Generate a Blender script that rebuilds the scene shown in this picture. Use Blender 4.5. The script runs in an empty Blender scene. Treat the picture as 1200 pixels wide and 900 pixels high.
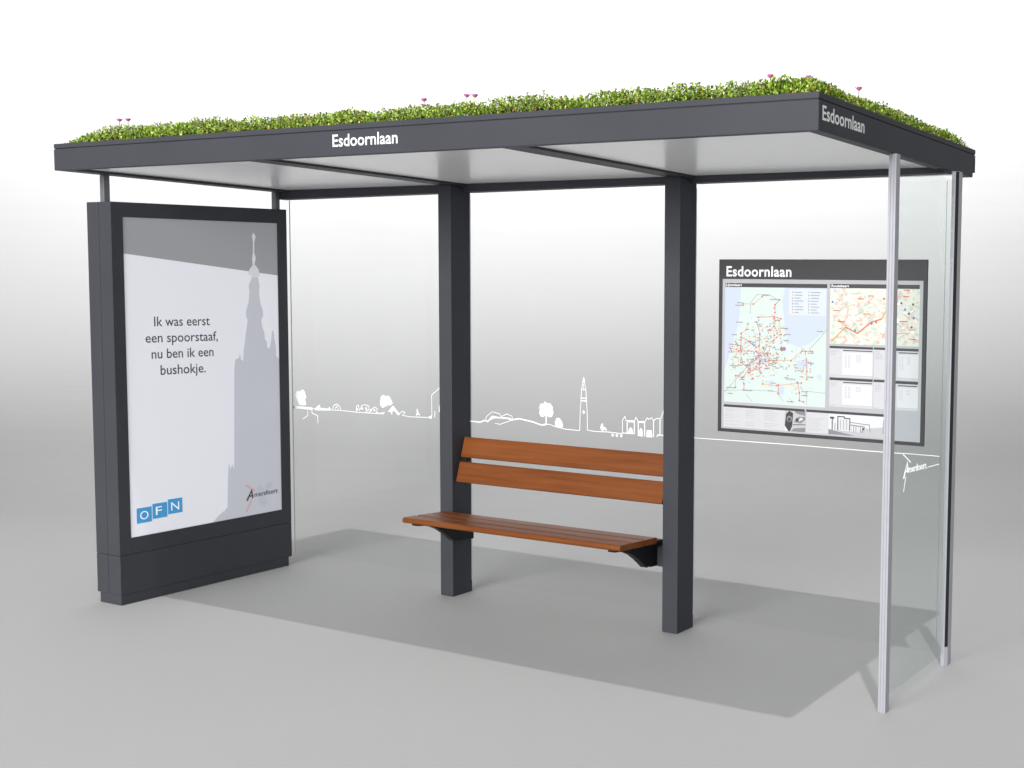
import bpy, math, random
import numpy as np
from mathutils import Vector
random.seed(7); rng = np.random.default_rng(11)
S = bpy.context.scene
COL = S.collection
R = math.radians

# ------------------------------------------------------------------ helpers
class MB:
    """collects faces (world metres) and links them as ONE mesh object"""
    def __init__(s): s.v, s.f, s.m = [], [], []
    def face(s, pts, m=0):
        b = len(s.v); s.v += [tuple(p) for p in pts]; s.f.append(tuple(range(b, b + len(pts)))); s.m.append(m)
    def hexa(s, p, m=0):            # 8 corners: bottom ring (ccw seen from above), top ring
        b = len(s.v); s.v += [tuple(q) for q in p]
        for q in ((3, 2, 1, 0), (4, 5, 6, 7), (0, 1, 5, 4), (1, 2, 6, 5), (2, 3, 7, 6), (3, 0, 4, 7)):
            s.f.append(tuple(b + i for i in q)); s.m.append(m)
    def box(s, x0, x1, y0, y1, z0, z1, m=0):
        s.hexa([(x0, y0, z0), (x1, y0, z0), (x1, y1, z0), (x0, y1, z0), (x0, y0, z1), (x1, y0, z1), (x1, y1, z1), (x0, y1, z1)], m)
    def prism(s, prof, axis, a0, a1, m=0):   # 2-D outline swept along an axis
        def P(u, w, a): return {0: (a, u, w), 1: (u, a, w), 2: (u, w, a)}[axis]
        n = len(prof); b = len(s.v)
        s.v += [P(u, w, a0) for u, w in prof] + [P(u, w, a1) for u, w in prof]
        s.f += [tuple(b + i for i in reversed(range(n))), tuple(b + n + i for i in range(n))]; s.m += [m, m]
        for i in range(n):
            j = (i + 1) % n; s.f.append((b + i, b + j, b + n + j, b + n + i)); s.m.append(m)
    def tube(s, a, c, r0, r1, n=6, m=0):
        a, c = Vector(a), Vector(c); d = (c - a).normalized()
        u = d.orthogonal().normalized(); w = d.cross(u); b = len(s.v)
        for p, r in ((a, r0), (c, r1)):
            for i in range(n):
                t = 2 * math.pi * i / n; s.v.append(tuple(p + r * (math.cos(t) * u + math.sin(t) * w)))
        for i in range(n):
            j = (i + 1) % n; s.f.append((b + i, b + j, b + n + j, b + n + i)); s.m.append(m)
    def build(s, name, mats, parent=None, bevel=0, smooth=False, org=None):
        o0 = Vector(org) if org is not None else (parent_org(parent) if parent else Vector((0, 0, 0)))
        me = bpy.data.meshes.new(name)
        me.from_pydata([tuple(Vector(p) - o0) for p in s.v], [], s.f)
        if not isinstance(mats, (list, tuple)): mats = [mats]
        for m in mats: me.materials.append(m)
        me.polygons.foreach_set('material_index', s.m)
        if smooth: me.polygons.foreach_set('use_smooth', [True] * len(s.f))
        import bmesh
        bm = bmesh.new(); bm.from_mesh(me); bmesh.ops.recalc_face_normals(bm, faces=bm.faces) if s.recalc else None
        bm.to_mesh(me); bm.free(); me.update()
        o = bpy.data.objects.new(name, me); COL.objects.link(o)
        if parent: o.parent = parent
        elif org is not None: o.location = o0
        if bevel:
            b = o.modifiers.new('bevel', 'BEVEL'); b.width = bevel; b.segments = 2; b.limit_method = 'ANGLE'; b.angle_limit = R(40)
            b.harden_normals = False
        return o
    recalc = True

ORG = {}
def parent_org(p):
    while p.parent: p = p.parent
    return ORG[p.name]
def thing(name, label, cat, loc):
    o = bpy.data.objects.new(name, None); COL.objects.link(o)
    o.empty_display_size = .2; o.location = loc; ORG[o.name] = Vector(loc)
    o['label'] = label; o['category'] = cat
    return o

KX, KZ = 6.3601, 1.8084
class Print:
    """flat ink on a plane: frame (origin, right, up, normal); every shape gets its own tiny height"""
    def __init__(s, o, r, u, n, base=.0006, step=.000006, k=None):
        s.o, s.r, s.u, s.n = Vector(o), Vector(r), Vector(u), Vector(n); s.h = base; s.step = step; s.k = k; s.mb = MB(); s.mb.recalc = False
    def P(s, a, b):
        if s.k: a, b = KX + (a - KX) * s.k, KZ + (b - KZ) * s.k      # drawing scaled about one fixed point of its plane
        return s.o + s.r * a + s.u * b + s.n * s.h
    def poly(s, pts, m=0):
        ar = sum(pts[i][0] * pts[(i + 1) % len(pts)][1] - pts[(i + 1) % len(pts)][0] * pts[i][1] for i in range(len(pts)))
        if ar < 0: pts = pts[::-1]
        s.mb.face([s.P(*p) for p in pts], m); s.h += s.step
    def rect(s, a0, a1, b0, b1, m=0): s.poly([(a0, b0), (a1, b0), (a1, b1), (a0, b1)], m)
    def line(s, pts, w, m=0):
        P = [Vector((a, b, 0)) for a, b in pts]; n = len(P); L, Q = [], []
        for i in range(n):
            d0 = (P[i] - P[i - 1]).normalized() if i else None
            d1 = (P[i + 1] - P[i]).normalized() if i < n - 1 else None
            d0 = d0 or d1; d1 = d1 or d0
            t = d0 + d1
            t = t.normalized() if t.length > 1e-4 else d0
            nn = Vector((-t.y, t.x, 0)); k = max(.5, abs(nn.dot(Vector((-d1.y, d1.x, 0)))))
            L.append(P[i] + nn * (w / 2 / k)); Q.append(P[i] - nn * (w / 2 / k))
        for i in range(n - 1):
            s.mb.face([s.P(q.x, q.y) for q in (Q[i], Q[i + 1], L[i + 1], L[i])], m)
        s.h += s.step
    def dot(s, a, b, r, m=0, n=8):
        s.poly([(a + r * math.cos(2 * math.pi * i / n), b + r * math.sin(2 * math.pi * i / n)) for i in range(n)], m)
    def text(s, txt, a0, a1, b0, b1, m=0, bold=0., rot=0., spacing=1.0):
        """text whose bounding box (letters' baseline b0 to tallest top b1, a0..a1) is fitted"""
        cu = bpy.data.curves.new('lettering', 'FONT'); cu.body = txt; cu.size = 1; cu.offset = bold; cu.resolution_u = 3
        cu.space_character = spacing; cu.fill_mode = 'FRONT'
        ob = bpy.data.objects.new('lettering', cu); COL.objects.link(ob)
        dg = bpy.context.evaluated_depsgraph_get(); dg.update()
        me = bpy.data.meshes.new_from_object(ob.evaluated_get(dg))
        xs = [v.co.x for v in me.vertices]; ys = [v.co.y for v in me.vertices]
        x0, x1, y1 = min(xs), max(xs), max(ys)
        sx = (a1 - a0) / (x1 - x0); sy = (b1 - b0) / y1; c, sn = math.cos(rot), math.sin(rot)
        W = []
        for v in me.vertices:
            a = (v.co.x - x0) * sx; b = v.co.y * sy
            W.append(s.P(a0 + a * c - b * sn, b0 + a * sn + b * c))
        base = len(s.mb.v); s.mb.v += [tuple(w) for w in W]
        for p in me.polygons:
            s.mb.f.append(tuple(base + i for i in p.vertices)); s.mb.m.append(m)
        bpy.data.objects.remove(ob); bpy.data.curves.remove(cu); bpy.data.meshes.remove(me)
        s.h += s.step
    def build(s, name, mats, parent): return s.mb.build(name, mats, parent)

# ------------------------------------------------------------------ materials
def new_mat(name):
    m = bpy.data.materials.new(name); m.use_nodes = True
    nt = m.node_tree; return m, nt, nt.nodes['Principled BSDF']
def mat(name, col, rough=.5, metal=0., spec=.5, var=0., vscale=8., bump=0., bscale=300., coat=0.):
    m, nt, b = new_mat(name)
    b.inputs['Base Color'].default_value = (*col, 1); b.inputs['Roughness'].default_value = rough
    b.inputs['Metallic'].default_value = metal; b.inputs['Specular IOR Level'].default_value = spec
    b.inputs['Coat Weight'].default_value = coat
    tc = nt.nodes.new('ShaderNodeTexCoord')
    if var:
        n = nt.nodes.new('ShaderNodeTexNoise'); n.inputs['Scale'].default_value = vscale; n.inputs['Detail'].default_value = 5
        nt.links.new(tc.outputs['Object'], n.inputs['Vector'])
        r = nt.nodes.new('ShaderNodeMapRange'); r.inputs[1].default_value = .3; r.inputs[2].default_value = .7
        r.inputs[3].default_value = 1 - var; r.inputs[4].default_value = 1 + var
        nt.links.new(n.outputs['Fac'], r.inputs[0])
        h = nt.nodes.new('ShaderNodeVectorMath'); h.operation = 'SCALE'; h.inputs[0].default_value = col
        nt.links.new(r.outputs[0], h.inputs['Scale']); nt.links.new(h.outputs[0], b.inputs['Base Color'])
    if bump:
        n2 = nt.nodes.new('ShaderNodeTexNoise'); n2.inputs['Scale'].default_value = bscale
        nt.links.new(tc.outputs['Object'], n2.inputs['Vector'])
        bp = nt.nodes.new('ShaderNodeBump'); bp.inputs['Strength'].default_value = bump; bp.inputs['Distance'].default_value = .002
        nt.links.new(n2.outputs['Fac'], bp.inputs['Height']); nt.links.new(bp.outputs[0], b.inputs['Normal'])
    return m

STUDIO = mat('studio_grey', (.400, .400, .398), .75, spec=.2, var=.012, vscale=.6)
DARK = mat('anthracite_powder_coat', (.055, .057, .066), .48, spec=.10, var=.05, vscale=3, bump=.05, bscale=900)
DARKER = mat('black_recess', (.012, .012, .014), .6)
SILVER = mat('silver_aluminium', (.395, .395, .43), .45, metal=.0, spec=.3, var=.03, vscale=20)
RUBBER = mat('black_rubber', (.008, .008, .008), .5)
CEIL = mat('white_ceiling_laminate', (.90, .90, .91), .24, spec=.4, var=.015, vscale=1.5)
WHITE = mat('white_vinyl', (.86, .86, .86), .5, spec=.2)
PAPER = mat('poster_white', (.74, .75, .80), .3, spec=.35)
PGREY = mat('poster_grey', (.29, .298, .312), .3, spec=.35)
PTOWER = mat('poster_tower_grey', (.50, .515, .565), .3, spec=.35)
PFIN = mat('poster_finial_grey', (.60, .62, .66), .3, spec=.35)
INK = mat('poster_ink', (.09, .09, .105), .4, spec=.3)
BLUE = mat('logo_blue', (.055, .29, .56), .35, spec=.35)
LWHITE = mat('logo_white', (.9, .9, .92), .4, spec=.3)
RED = mat('logo_pale_red', (.62, .30, .33), .4, spec=.3)
EMBLEM = mat('logo_watermark_grey', (.46, .475, .525), .4, spec=.3)
BRACKET = mat('black_bracket_steel', (.010, .0105, .012), .5, spec=.2)
SLATE = mat('header_grey', (.050, .050, .052), .5, spec=.2)
BGREY = mat('board_grey', (0.416, 0.416, 0.436), .5, spec=.3)
BBAR = mat('caption_bar_grey', (.05, .05, .052), .5, spec=.3)
LAND = mat('map_land', (.56, .635, .605), .45, spec=.3)
WATER = mat('map_water', (.50, .555, .66), .45, spec=.3)
LEGEND = mat('map_legend', (0.576, 0.616, 0.672), .45, spec=.3)
MRED = mat('map_red', (0.592, 0.112, 0.072), .45, spec=.3)
MORANGE = mat('map_orange', (0.640, 0.336, 0.104), .45, spec=.3)
MPINK = mat('map_pink', (.66, .44, .40), .45, spec=.3)
MGREEN = mat('map_green', (0.080, 0.368, 0.272), .45, spec=.3)
MPALEGREEN = mat('map_pale_green', (0.464, 0.600, 0.480), .45, spec=.3)
MBLUE = mat('map_blue', (0.080, 0.192, 0.480), .45, spec=.3)
MBLACK = mat('map_black', (.10, .10, .10), .45, spec=.3)
MGREY = mat('map_label_grey', (0.272, 0.296, 0.304), .45, spec=.3)
MCREAM = mat('map_cream', (.66, .66, .575), .45, spec=.3)
SHEET = mat('sheet_white', (0.640, 0.640, 0.656), .5, spec=.3)
SHEET2 = mat('sheet_pale_grey', (0.544, 0.544, 0.560), .5, spec=.3)
SLINE = mat('sheet_line_grey', (0.400, 0.400, 0.424), .5, spec=.3)
PH1 = mat('print_dark', (.03, .03, .03), .5); PH2 = mat('print_mid', (.20, .20, .21), .5); PH3 = mat('print_light', (0.440, 0.440, 0.448), .5)
GEDGE = mat('glass_edge', (.62, .70, .68), .25, spec=.5)

def backlit(m, k):          # the poster hangs in a lit lightbox
    b = m.node_tree.nodes['Principled BSDF']; c = b.inputs['Base Color'].default_value
    b.inputs['Emission Color'].default_value = c; b.inputs['Emission Strength'].default_value = k
for m_ in (PAPER, PGREY, PTOWER, PFIN, BLUE, LWHITE, EMBLEM, RED): backlit(m_, .35)

def glass(name, tint, gloss=1.0):
    m = bpy.data.materials.new(name); m.use_nodes = True; nt = m.node_tree; nt.nodes.clear()
    out = nt.nodes.new('ShaderNodeOutputMaterial'); mx = nt.nodes.new('ShaderNodeMixShader')
    tr = nt.nodes.new('ShaderNodeBsdfTransparent'); tr.inputs[0].default_value = (*tint, 1)
    gl = nt.nodes.new('ShaderNodeBsdfGlossy'); gl.inputs['Roughness'].default_value = .01; gl.inputs[0].default_value = (.9, .95, .94, 1)
    fr = nt.nodes.new('ShaderNodeFresnel'); fr.inputs[0].default_value = 1.45
    ml = nt.nodes.new('ShaderNodeMath'); ml.operation = 'MULTIPLY'; ml.inputs[1].default_value = gloss
    nt.links.new(fr.outputs[0], ml.inputs[0]); nt.links.new(ml.outputs[0], mx.inputs[0])
    nt.links.new(tr.outputs[0], mx.inputs[1]); nt.links.new(gl.outputs[0], mx.inputs[2]); nt.links.new(mx.outputs[0], out.inputs[0])
    return m
GLASS = glass('clear_glass', (.985, .988, .987), .014)
GLASS_END = glass('tinted_glass', (.925, .943, .941), .04)

def wood():
    m, nt, b = new_mat('brown_hardwood')
    tc = nt.nodes.new('ShaderNodeTexCoord'); mp = nt.nodes.new('ShaderNodeMapping'); mp.inputs['Scale'].default_value = (1.6, 38, 38)
    nt.links.new(tc.outputs['Object'], mp.inputs[0])
    n = nt.nodes.new('ShaderNodeTexNoise'); n.inputs['Scale'].default_value = 1.6; n.inputs['Detail'].default_value = 8; n.inputs['Distortion'].default_value = .6
    nt.links.new(mp.outputs[0], n.inputs['Vector'])
    mp2 = nt.nodes.new('ShaderNodeMapping'); mp2.inputs['Scale'].default_value = (.5, 6, 6); nt.links.new(tc.outputs['Object'], mp2.inputs[0])
    n2 = nt.nodes.new('ShaderNodeTexNoise'); n2.inputs['Scale'].default_value = 2.2; n2.inputs['Detail'].default_value = 3; nt.links.new(mp2.outputs[0], n2.inputs['Vector'])
    ad = nt.nodes.new('ShaderNodeMath'); ad.operation = 'MULTIPLY_ADD'; ad.inputs[1].default_value = .6; nt.links.new(n.outputs['Fac'], ad.inputs[0])
    m2 = nt.nodes.new('ShaderNodeMath'); m2.operation = 'MULTIPLY'; m2.inputs[1].default_value = .4; nt.links.new(n2.outputs['Fac'], m2.inputs[0]); nt.links.new(m2.outputs[0], ad.inputs[2])
    cr = nt.nodes.new('ShaderNodeValToRGB'); e = cr.color_ramp.elements
    e[0].position = .32; e[0].color = (.138, .036, .006, 1); e[1].position = .70; e[1].color = (.238, .072, .016, 1)
    nt.links.new(ad.outputs[0], cr.inputs[0]); nt.links.new(cr.outputs[0], b.inputs['Base Color'])
    bp = nt.nodes.new('ShaderNodeBump'); bp.inputs['Strength'].default_value = .12; bp.inputs['Distance'].default_value = .002
    nt.links.new(n.outputs['Fac'], bp.inputs['Height']); nt.links.new(bp.outputs[0], b.inputs['Normal'])
    b.inputs['Roughness'].default_value = .42; b.inputs['Specular IOR Level'].default_value = .2
    return m
WOOD = wood()

# ------------------------------------------------------------------ camera (fitted to the photograph)
CAM = Vector((6.3601, -3.8612, 1.8084)); YAW, PITCH, ROLL, F = .4555, -.0723, .0154, 1368.8
PPX, PPY = 945.05, 443.34
cd = bpy.data.cameras.new('camera'); cam = bpy.data.objects.new('camera', cd); COL.objects.link(cam); S.camera = cam
fw = Vector((-math.sin(YAW) * math.cos(PITCH), math.cos(YAW) * math.cos(PITCH), math.sin(PITCH)))
rt = Vector((math.cos(YAW), math.sin(YAW), 0)); up = rt.cross(fw)
r2 = math.cos(ROLL) * rt + math.sin(ROLL) * up; u2 = -math.sin(ROLL) * rt + math.cos(ROLL) * up
from mathutils import Matrix
M = Matrix((r2, u2, -fw)).transposed().to_4x4(); M.translation = CAM
cam.matrix_world = M
cd.sensor_fit = 'HORIZONTAL'; cd.sensor_width = 36; cd.lens = F / 1200 * 36
cd.shift_x = -(PPX - 600) / 1200; cd.shift_y = (PPY - 450) / 1200
cd.clip_start = .05; cd.clip_end = 200

# ------------------------------------------------------------------ setting: studio floor sweeping up into a backdrop
fh = Vector((-math.sin(YAW), math.cos(YAW), 0)); base = Vector((CAM.x, CAM.y, 0))
def sp(s, t, z): return base + fh * s + rt * t + Vector((0, 0, z))
W = 26; SW = 13.5; RAD = 4.2
fl = MB(); fl.recalc = False
fl.face([sp(-14, -W, 0), sp(-14, W, 0), sp(SW - RAD, W, 0), sp(SW - RAD, -W, 0)])
floor = fl.build('floor', STUDIO, org=(0, 0, 0)); floor['kind'] = 'structure'; floor['label'] = 'smooth pale grey studio floor under the bus shelter'; floor['category'] = 'floor'
bk = MB(); bk.recalc = False
prof = [(SW - RAD + RAD * math.sin(a), RAD - RAD * math.cos(a)) for a in [R(90) * i / 28 for i in range(29)]] + [(SW, 11)]
for (s0, z0), (s1, z1) in zip(prof, prof[1:]):
    bk.face([sp(s0, -W, z0), sp(s0, W, z0), sp(s1, W, z1), sp(s1, -W, z1)])
backdrop = bk.build('backdrop', STUDIO, smooth=True, org=(0, 0, 0)); backdrop['kind'] = 'structure'
backdrop['label'] = 'plain backdrop fading from grey up to white behind the shelter'; backdrop['category'] = 'backdrop'

# ------------------------------------------------------------------ bus shelter
L, D = 4.5015, 1.8203
ZB, ZS, ZT = 2.400, 2.5125, 2.5392        # fascia bottom, seam, top of the edging
XA, XB, PW, PY, PD = 1.4504, 2.9995, .0951, 1.2948, .1625
GY = 1.4490                                # front face of the rear glazing
shelter = thing('bus_shelter', 'dark grey bus shelter with glass walls and overhanging flat roof', 'bus shelter', (2.25, .9, 0))

rf = MB(); rf.box(.10, L - .05, .05, D - .05, 2.44, 2.495)
roof = rf.build('roof', DARK, shelter)
def part(parent, name, mats, fn, bevel=.002, smooth=False):
    m = MB(); fn(m); return m.build(name, mats, parent, bevel, smooth)
part(roof, 'fascia', DARK, lambda m: m.box(0, L, 0, .036, ZB, ZS - .0015), .0025)
part(roof, 'fascia', DARK, lambda m: m.box(0, .115, .0365, D - .0365, ZB, ZS - .0015), .0025)
part(roof, 'fascia', DARK, lambda m: m.box(L - .055, L, .0365, D - .0365, ZB, ZS - .0015), .0025)
part(roof, 'fascia', DARK, lambda m: m.box(0, L, D - .036, D, ZB + .025, ZS - .0015), .0025)
def edging(m):
    w = .03
    m.box(0, L, 0, w, ZS + .0025, ZT); m.box(0, L, D - w, D, ZS + .0025, ZT)
    m.box(0, w, w + .0003, D - w - .0003, ZS + .0025, ZT); m.box(L - w, L, w + .0003, D - w - .0003, ZS + .0025, ZT)
part(roof, 'roof_edging', DARK, edging, .0025)
part(roof, 'seam', DARKER, lambda m: m.box(.005, L - .005, .005, D - .005, ZS - .0013, ZS + .0023), 0)
for a, b in ((.1155, XA - .0005), (XA + PW + .0305, XB - .0005), (XB + PW + .0305, L - .0555)):
    part(roof, 'ceiling_panel', CEIL, lambda m: m.box(a, b, .0365, D - .037, 2.4125, 2.432), 0)
for x in (XA, XB):
    part(roof, 'crossbeam', DARK, lambda m: m.box(x, x + PW + .03, .0365, 1.3915, 2.4012, 2.4395))
def rear_beam(m, x0, x1):
    y0, y1 = 1.392, 1.470; zb = lambda x: 2.356 + .028 * x / L
    m.hexa([(x0, y0, zb(x0)), (x1, y0, zb(x1)), (x1, y1, zb(x1)), (x0, y1, zb(x0)), (x0, y0, 2.4255), (x1, y0, 2.4255), (x1, y1, 2.4255), (x0, y1, 2.4255)])
for a, b in ((.002, XA - .0005), (XA + PW + .0005, XB - .0005), (XB + PW + .0005, L - .0035)):
    part(roof, 'rear_beam', DARK, lambda m: rear_beam(m, a, b))
p = Print((0, 0, 0), (1, 0, 0), (0, 0, 1), (0, -1, 0)); p.text('Esdoornlaan', 2.057, 2.453, 2.4405, 2.494, bold=.012); p.build('lettering', WHITE, roof)
p = Print((L, 0, 0), (0, 1, 0), (0, 0, 1), (1, 0, 0)); p.text('Esdoornlaan', .031, .417, 2.4425, 2.495, bold=.018); p.build('lettering', WHITE, roof)

for x in (XA, XB):
    part(shelter, 'post', DARK, lambda m: m.box(x, x + PW, PY, 1.3915 if False else PY + PD, 0, 2.4008), .003)

def pane(m, x0, x1, y0, y1, z0, z1, thin, skew=0.):
    # large faces clear, narrow edges green-white
    P = [(x0, y0, z0), (x1, y0, z0), (x1, y1, z0), (x0, y1, z0), (x0, y0, z1), (x1, y0, z1), (x1, y1, z1), (x0, y1, z1)]
    P = [(x + (skew if y == y1 else 0), y, z) for x, y, z in P]
    b = len(m.v); m.v += P
    rim = ((1, 2, 6, 5), (3, 0, 4, 7)) if thin == 'y' else ()
    for q in ((3, 2, 1, 0), (4, 5, 6, 7), (0, 1, 5, 4), (1, 2, 6, 5), (2, 3, 7, 6), (3, 0, 4, 7)):
        m.f.append(tuple(b + i for i in q)); m.m.append(1 if q in rim else 0)
GT = .008
panes = []
for x0, x1 in ((.045, XA - .002), (XA + PW + .002, XB - .002), (XB + PW + .002, 4.485)):
    panes.append(part(shelter, 'glass_pane', [GLASS, GEDGE], lambda m: pane(m, x0, x1, GY, GY + GT, .070, 2.352, 'y'), 0))
end_pane = part(shelter, 'glass_pane', [GLASS_END, GEDGE], lambda m: pane(m, 4.494, 4.502, .781, 1.4785, .062, 2.36, 'x', .009), 0)
end_pane['label'] = 'slightly green tinted end wall pane'

def end_post(m):
    x0, x1, y0, y1 = 4.4779, 4.5125, .7349, .7790
    # extrusion with two shallow grooves on its front face
    g = .003
    pr = [(x0, y0), (x0 + .009, y0), (x0 + .0105, y0 + g), (x0 + .012, y0), (x1 - .012, y0), (x1 - .0105, y0 + g), (x1 - .009, y0), (x1, y0), (x1, y1), (x0, y1)]
    m.prism(pr, 2, 0, 2.3995)
part(shelter, 'end_post', SILVER, end_post, .001)
def corner_post(m):
    x0, x1, y0, y1, c = 4.4990, 4.5310, 1.479, 1.541, .0145
    m.prism([(x0, y0), (x1 - c, y0), (x1, y0 + c), (x1, y1), (x0, y1)], 2, 0, 2.3995)
cpost = part(shelter, 'corner_post', SILVER, corner_post, .001)
def gasket(m):
    a, b = Vector((4.5180, 1.4805, 0)), Vector((4.5295, 1.4920, 0)); n = Vector((.707, -.707, 0)) * .002; k = Vector((.707, -.707, 0)) * -.004
    q = [a + k, a + n, b + n, b + k]
    m.hexa([tuple(v + Vector((0, 0, .095))) for v in q] + [tuple(v + Vector((0, 0, 2.398))) for v in q])
part(cpost, 'gasket', RUBBER, gasket, 0)

# white skyline drawn on the rear glazing
def sky(pane_obj): return Print((0, GY, 0), (1, 0, 0), (0, 0, 1), (0, -1, 0), base=.0004, k=(GY + 3.8612) / 5.2652)
LW = .0040
k = sky(0)
k.poly([(.161, 1.049), (.139, 1.089), (.123, 1.109), (.143, 1.137), (.169, 1.136), (.198, 1.15), (.217, 1.134), (.229, 1.098), (.216, 1.086), (.228, 1.052), (.199, 1.046)])
k.line([(.108, 1.028), (.167, 1.031), (.282, 1.03)], .016); k.line([(.282, 1.031), (.446, 1.031), (.536, 1.034), (.662, 1.03), (.782, 1.031), (.90, 1.033)], LW)
k.line([(.237, 1.014), (.24, .985), (.194, .959)], .005); k.line([(.276, 1.023), (.278, 1.001), (.326, .988), (.33, .94)], .005)
k.poly([(.304, 1.027), (.317, 1.044), (.346, 1.059), (.352, 1.039), (.421, 1.038), (.434, 1.053), (.446, 1.028), (.304, 1.021)])
k.line([(.459, 1.038), (.471, 1.061), (.496, 1.072), (.521, 1.06), (.533, 1.04)], .005); k.line([(.48, 1.04), (.497, 1.058), (.512, 1.04)], .004)
k.line([(.665, 1.033), (.668, 1.068), (.683, 1.076), (.692, 1.043), (.706, 1.06), (.711, 1.075), (.741, 1.080), (.771, 1.076), (.774, 1.052), (.745, 1.040)], LW)
for a, b in ((.672, 1.048), (.715, 1.055), (.75, 1.058), (.79, 1.048), (.818, 1.052)): k.dot(a, b, .008)
k.line([(.737, 1.034), (.773, 1.034), (.791, 1.053), (.821, 1.072), (.845, 1.06), (.833, 1.04), (.856, 1.034), (.904, 1.042)], LW)
k.poly([(.886, 1.069), (.866, 1.088), (.873, 1.137), (.891, 1.151), (.911, 1.143), (.941, 1.147), (.958, 1.124), (.972, 1.103), (.957, 1.091), (.928, 1.087)])
k.poly([(.93, 1.048), (.975, 1.09), (.992, 1.073), (1.027, 1.038), (1.015, 1.031), (.984, 1.056), (.945, 1.049)])
k.line([(.962, 1.052), (.963, 1.034)], .007)
k.line([(1.02, 1.038), (1.05, 1.059), (1.073, 1.052), (1.05, 1.033), (1.113, 1.028), (1.216, 1.032), (1.279, 1.032), (1.287, 1.047), (1.286, 1.171), (1.331, 1.201), (1.37, 1.232), (1.44, 1.234)], LW)
k.poly([(1.25, 1.031), (1.287, 1.050), (1.287, 1.027)])
k.line([(1.308, 1.036), (1.312, 1.075)], .005); k.line([(1.345, 1.07), (1.347, 1.11)], .006)
k.poly([(1.158, 1.036), (1.166, 1.055), (1.165, 1.078), (1.173, 1.080), (1.180, 1.060), (1.196, 1.036), (1.178, 1.046)])
k.build('skyline_print', WHITE, panes[0])
k = sky(1)
k.line([(1.552, 1.031), (1.661, 1.03), (1.697, 1.043), (1.716, 1.036), (1.745, 1.063), (1.815, 1.065), (1.865, 1.065), (1.899, 1.058), (1.927, 1.064), (1.952, 1.068), (1.989, 1.063), (2.051, 1.055), (2.106, 1.042), (2.135, 1.044)], .008)
k.line([(1.703, 1.046), (1.707, 1.066), (1.751, 1.096), (1.808, 1.087), (1.818, 1.07)], LW); k.line([(1.821, 1.073), (1.859, 1.09), (1.896, 1.08), (1.902, 1.06)], LW)
k.line([(1.77, 1.03), (1.808, 1.026), (1.884, 1.052)], LW); k.poly([(1.719, 1.039), (1.748, 1.073), (1.815, 1.067), (1.758, 1.056)]); k.poly([(1.86, 1.066), (1.88, 1.070), (1.902, 1.052), (1.884, 1.054)])
k.poly([(2.139, 1.097), (2.120, 1.088), (2.106, 1.088), (2.092, 1.109), (2.098, 1.124), (2.094, 1.142), (2.103, 1.163), (2.124, 1.164), (2.135, 1.179), (2.148, 1.167), (2.172, 1.169), (2.19, 1.148), (2.188, 1.134), (2.196, 1.119), (2.184, 1.092), (2.166, 1.089)])
k.rect(2.1385, 2.1465, 1.044, 1.099); k.poly([(2.118, 1.046), (2.137, 1.052), (2.137, 1.041), (2.118, 1.040)])
k.line([(2.146, 1.049), (2.172, 1.048), (2.208, 1.038), (2.25, 1.033), (2.286, 1.028), (2.33, 1.028)], LW)
k.poly([(2.208, 1.038), (2.204, 1.062), (2.217, 1.089), (2.238, 1.088), (2.256, 1.068), (2.262, 1.041), (2.244, 1.032)])
k.line([(2.283, 1.029), (2.369, 1.027), (2.377, 1.03), (2.38, 1.13), (2.386, 1.207), (2.389, 1.26), (2.396, 1.285), (2.3985, 1.31), (2.404, 1.327), (2.4095, 1.31), (2.412, 1.285), (2.418, 1.261), (2.422, 1.209), (2.428, 1.133), (2.43, 1.033), (2.485, 1.029), (2.566, 1.032), (2.662, 1.029)], LW)
k.poly([(2.399, 1.298), (2.404, 1.327), (2.409, 1.298)])
for a, b, z in ((2.385, 2.425, 1.210), (2.384, 2.427, 1.195), (2.388, 2.420, 1.258)): k.line([(a, z), (b, z)], .006)
k.line([(2.404, 1.122), (2.397, 1.131), (2.404, 1.141), (2.411, 1.131), (2.404, 1.122)], .004); k.dot(2.404, 1.135, .005)
k.line([(2.403, 1.29), (2.403, 1.26)], .003)
k.poly([(2.523, 1.040), (2.517, 1.053), (2.525, 1.075), (2.534, 1.077), (2.537, 1.061), (2.557, 1.053), (2.56, 1.036), (2.545, 1.044), (2.533, 1.033)])
for a in (2.600, 2.628, 2.657): k.dot(a, 1.017, .0085)
k.line([(2.665, 1.032), (2.665, 1.105), (2.681, 1.125), (2.69, 1.102), (2.743, 1.105), (2.754, 1.124), (2.768, 1.102), (2.812, 1.105), (2.826, 1.126), (2.836, 1.118), (2.856, 1.128), (2.867, 1.113), (2.884, 1.125), (2.914, 1.129), (2.930, 1.17), (2.965, 1.20)], LW)
for a, z0, z1 in ((2.696, 1.032, 1.097), (2.743, 1.033, 1.103), (2.7685, 1.023, 1.102), (2.81, 1.023, 1.104), (2.8675, 1.025, 1.115), (2.9085, 1.041, 1.124)): k.line([(a, z0), (a, z1)], .0055)
k.line([(2.70, 1.100), (2.742, 1.100)], .010); k.line([(2.77, 1.100), (2.81, 1.101)], .009); k.line([(2.662, 1.033), (2.743, 1.034)], .005)
k.poly([(2.704, 1.032), (2.706, 1.056), (2.719, 1.068), (2.732, 1.057), (2.735, 1.032)]); k.poly([(2.769, 1.025), (2.775, 1.055), (2.786, 1.07), (2.796, 1.057), (2.797, 1.021)])
k.poly([(2.821, 1.021), (2.824, 1.059), (2.854, 1.061), (2.861, 1.022)]); k.line([(2.89, 1.027), (2.895, 1.038), (2.92, 1.038), (2.985, 1.028)], .006)
k.build('skyline_print', WHITE, panes[1])
k = sky(2)
k.line([(3.10, 1.037), (3.30, 1.039), (3.7, 1.042), (4.205, 1.041), (4.268, 1.041), (4.337, 1.043), (4.496, 1.042)], LW)
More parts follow.
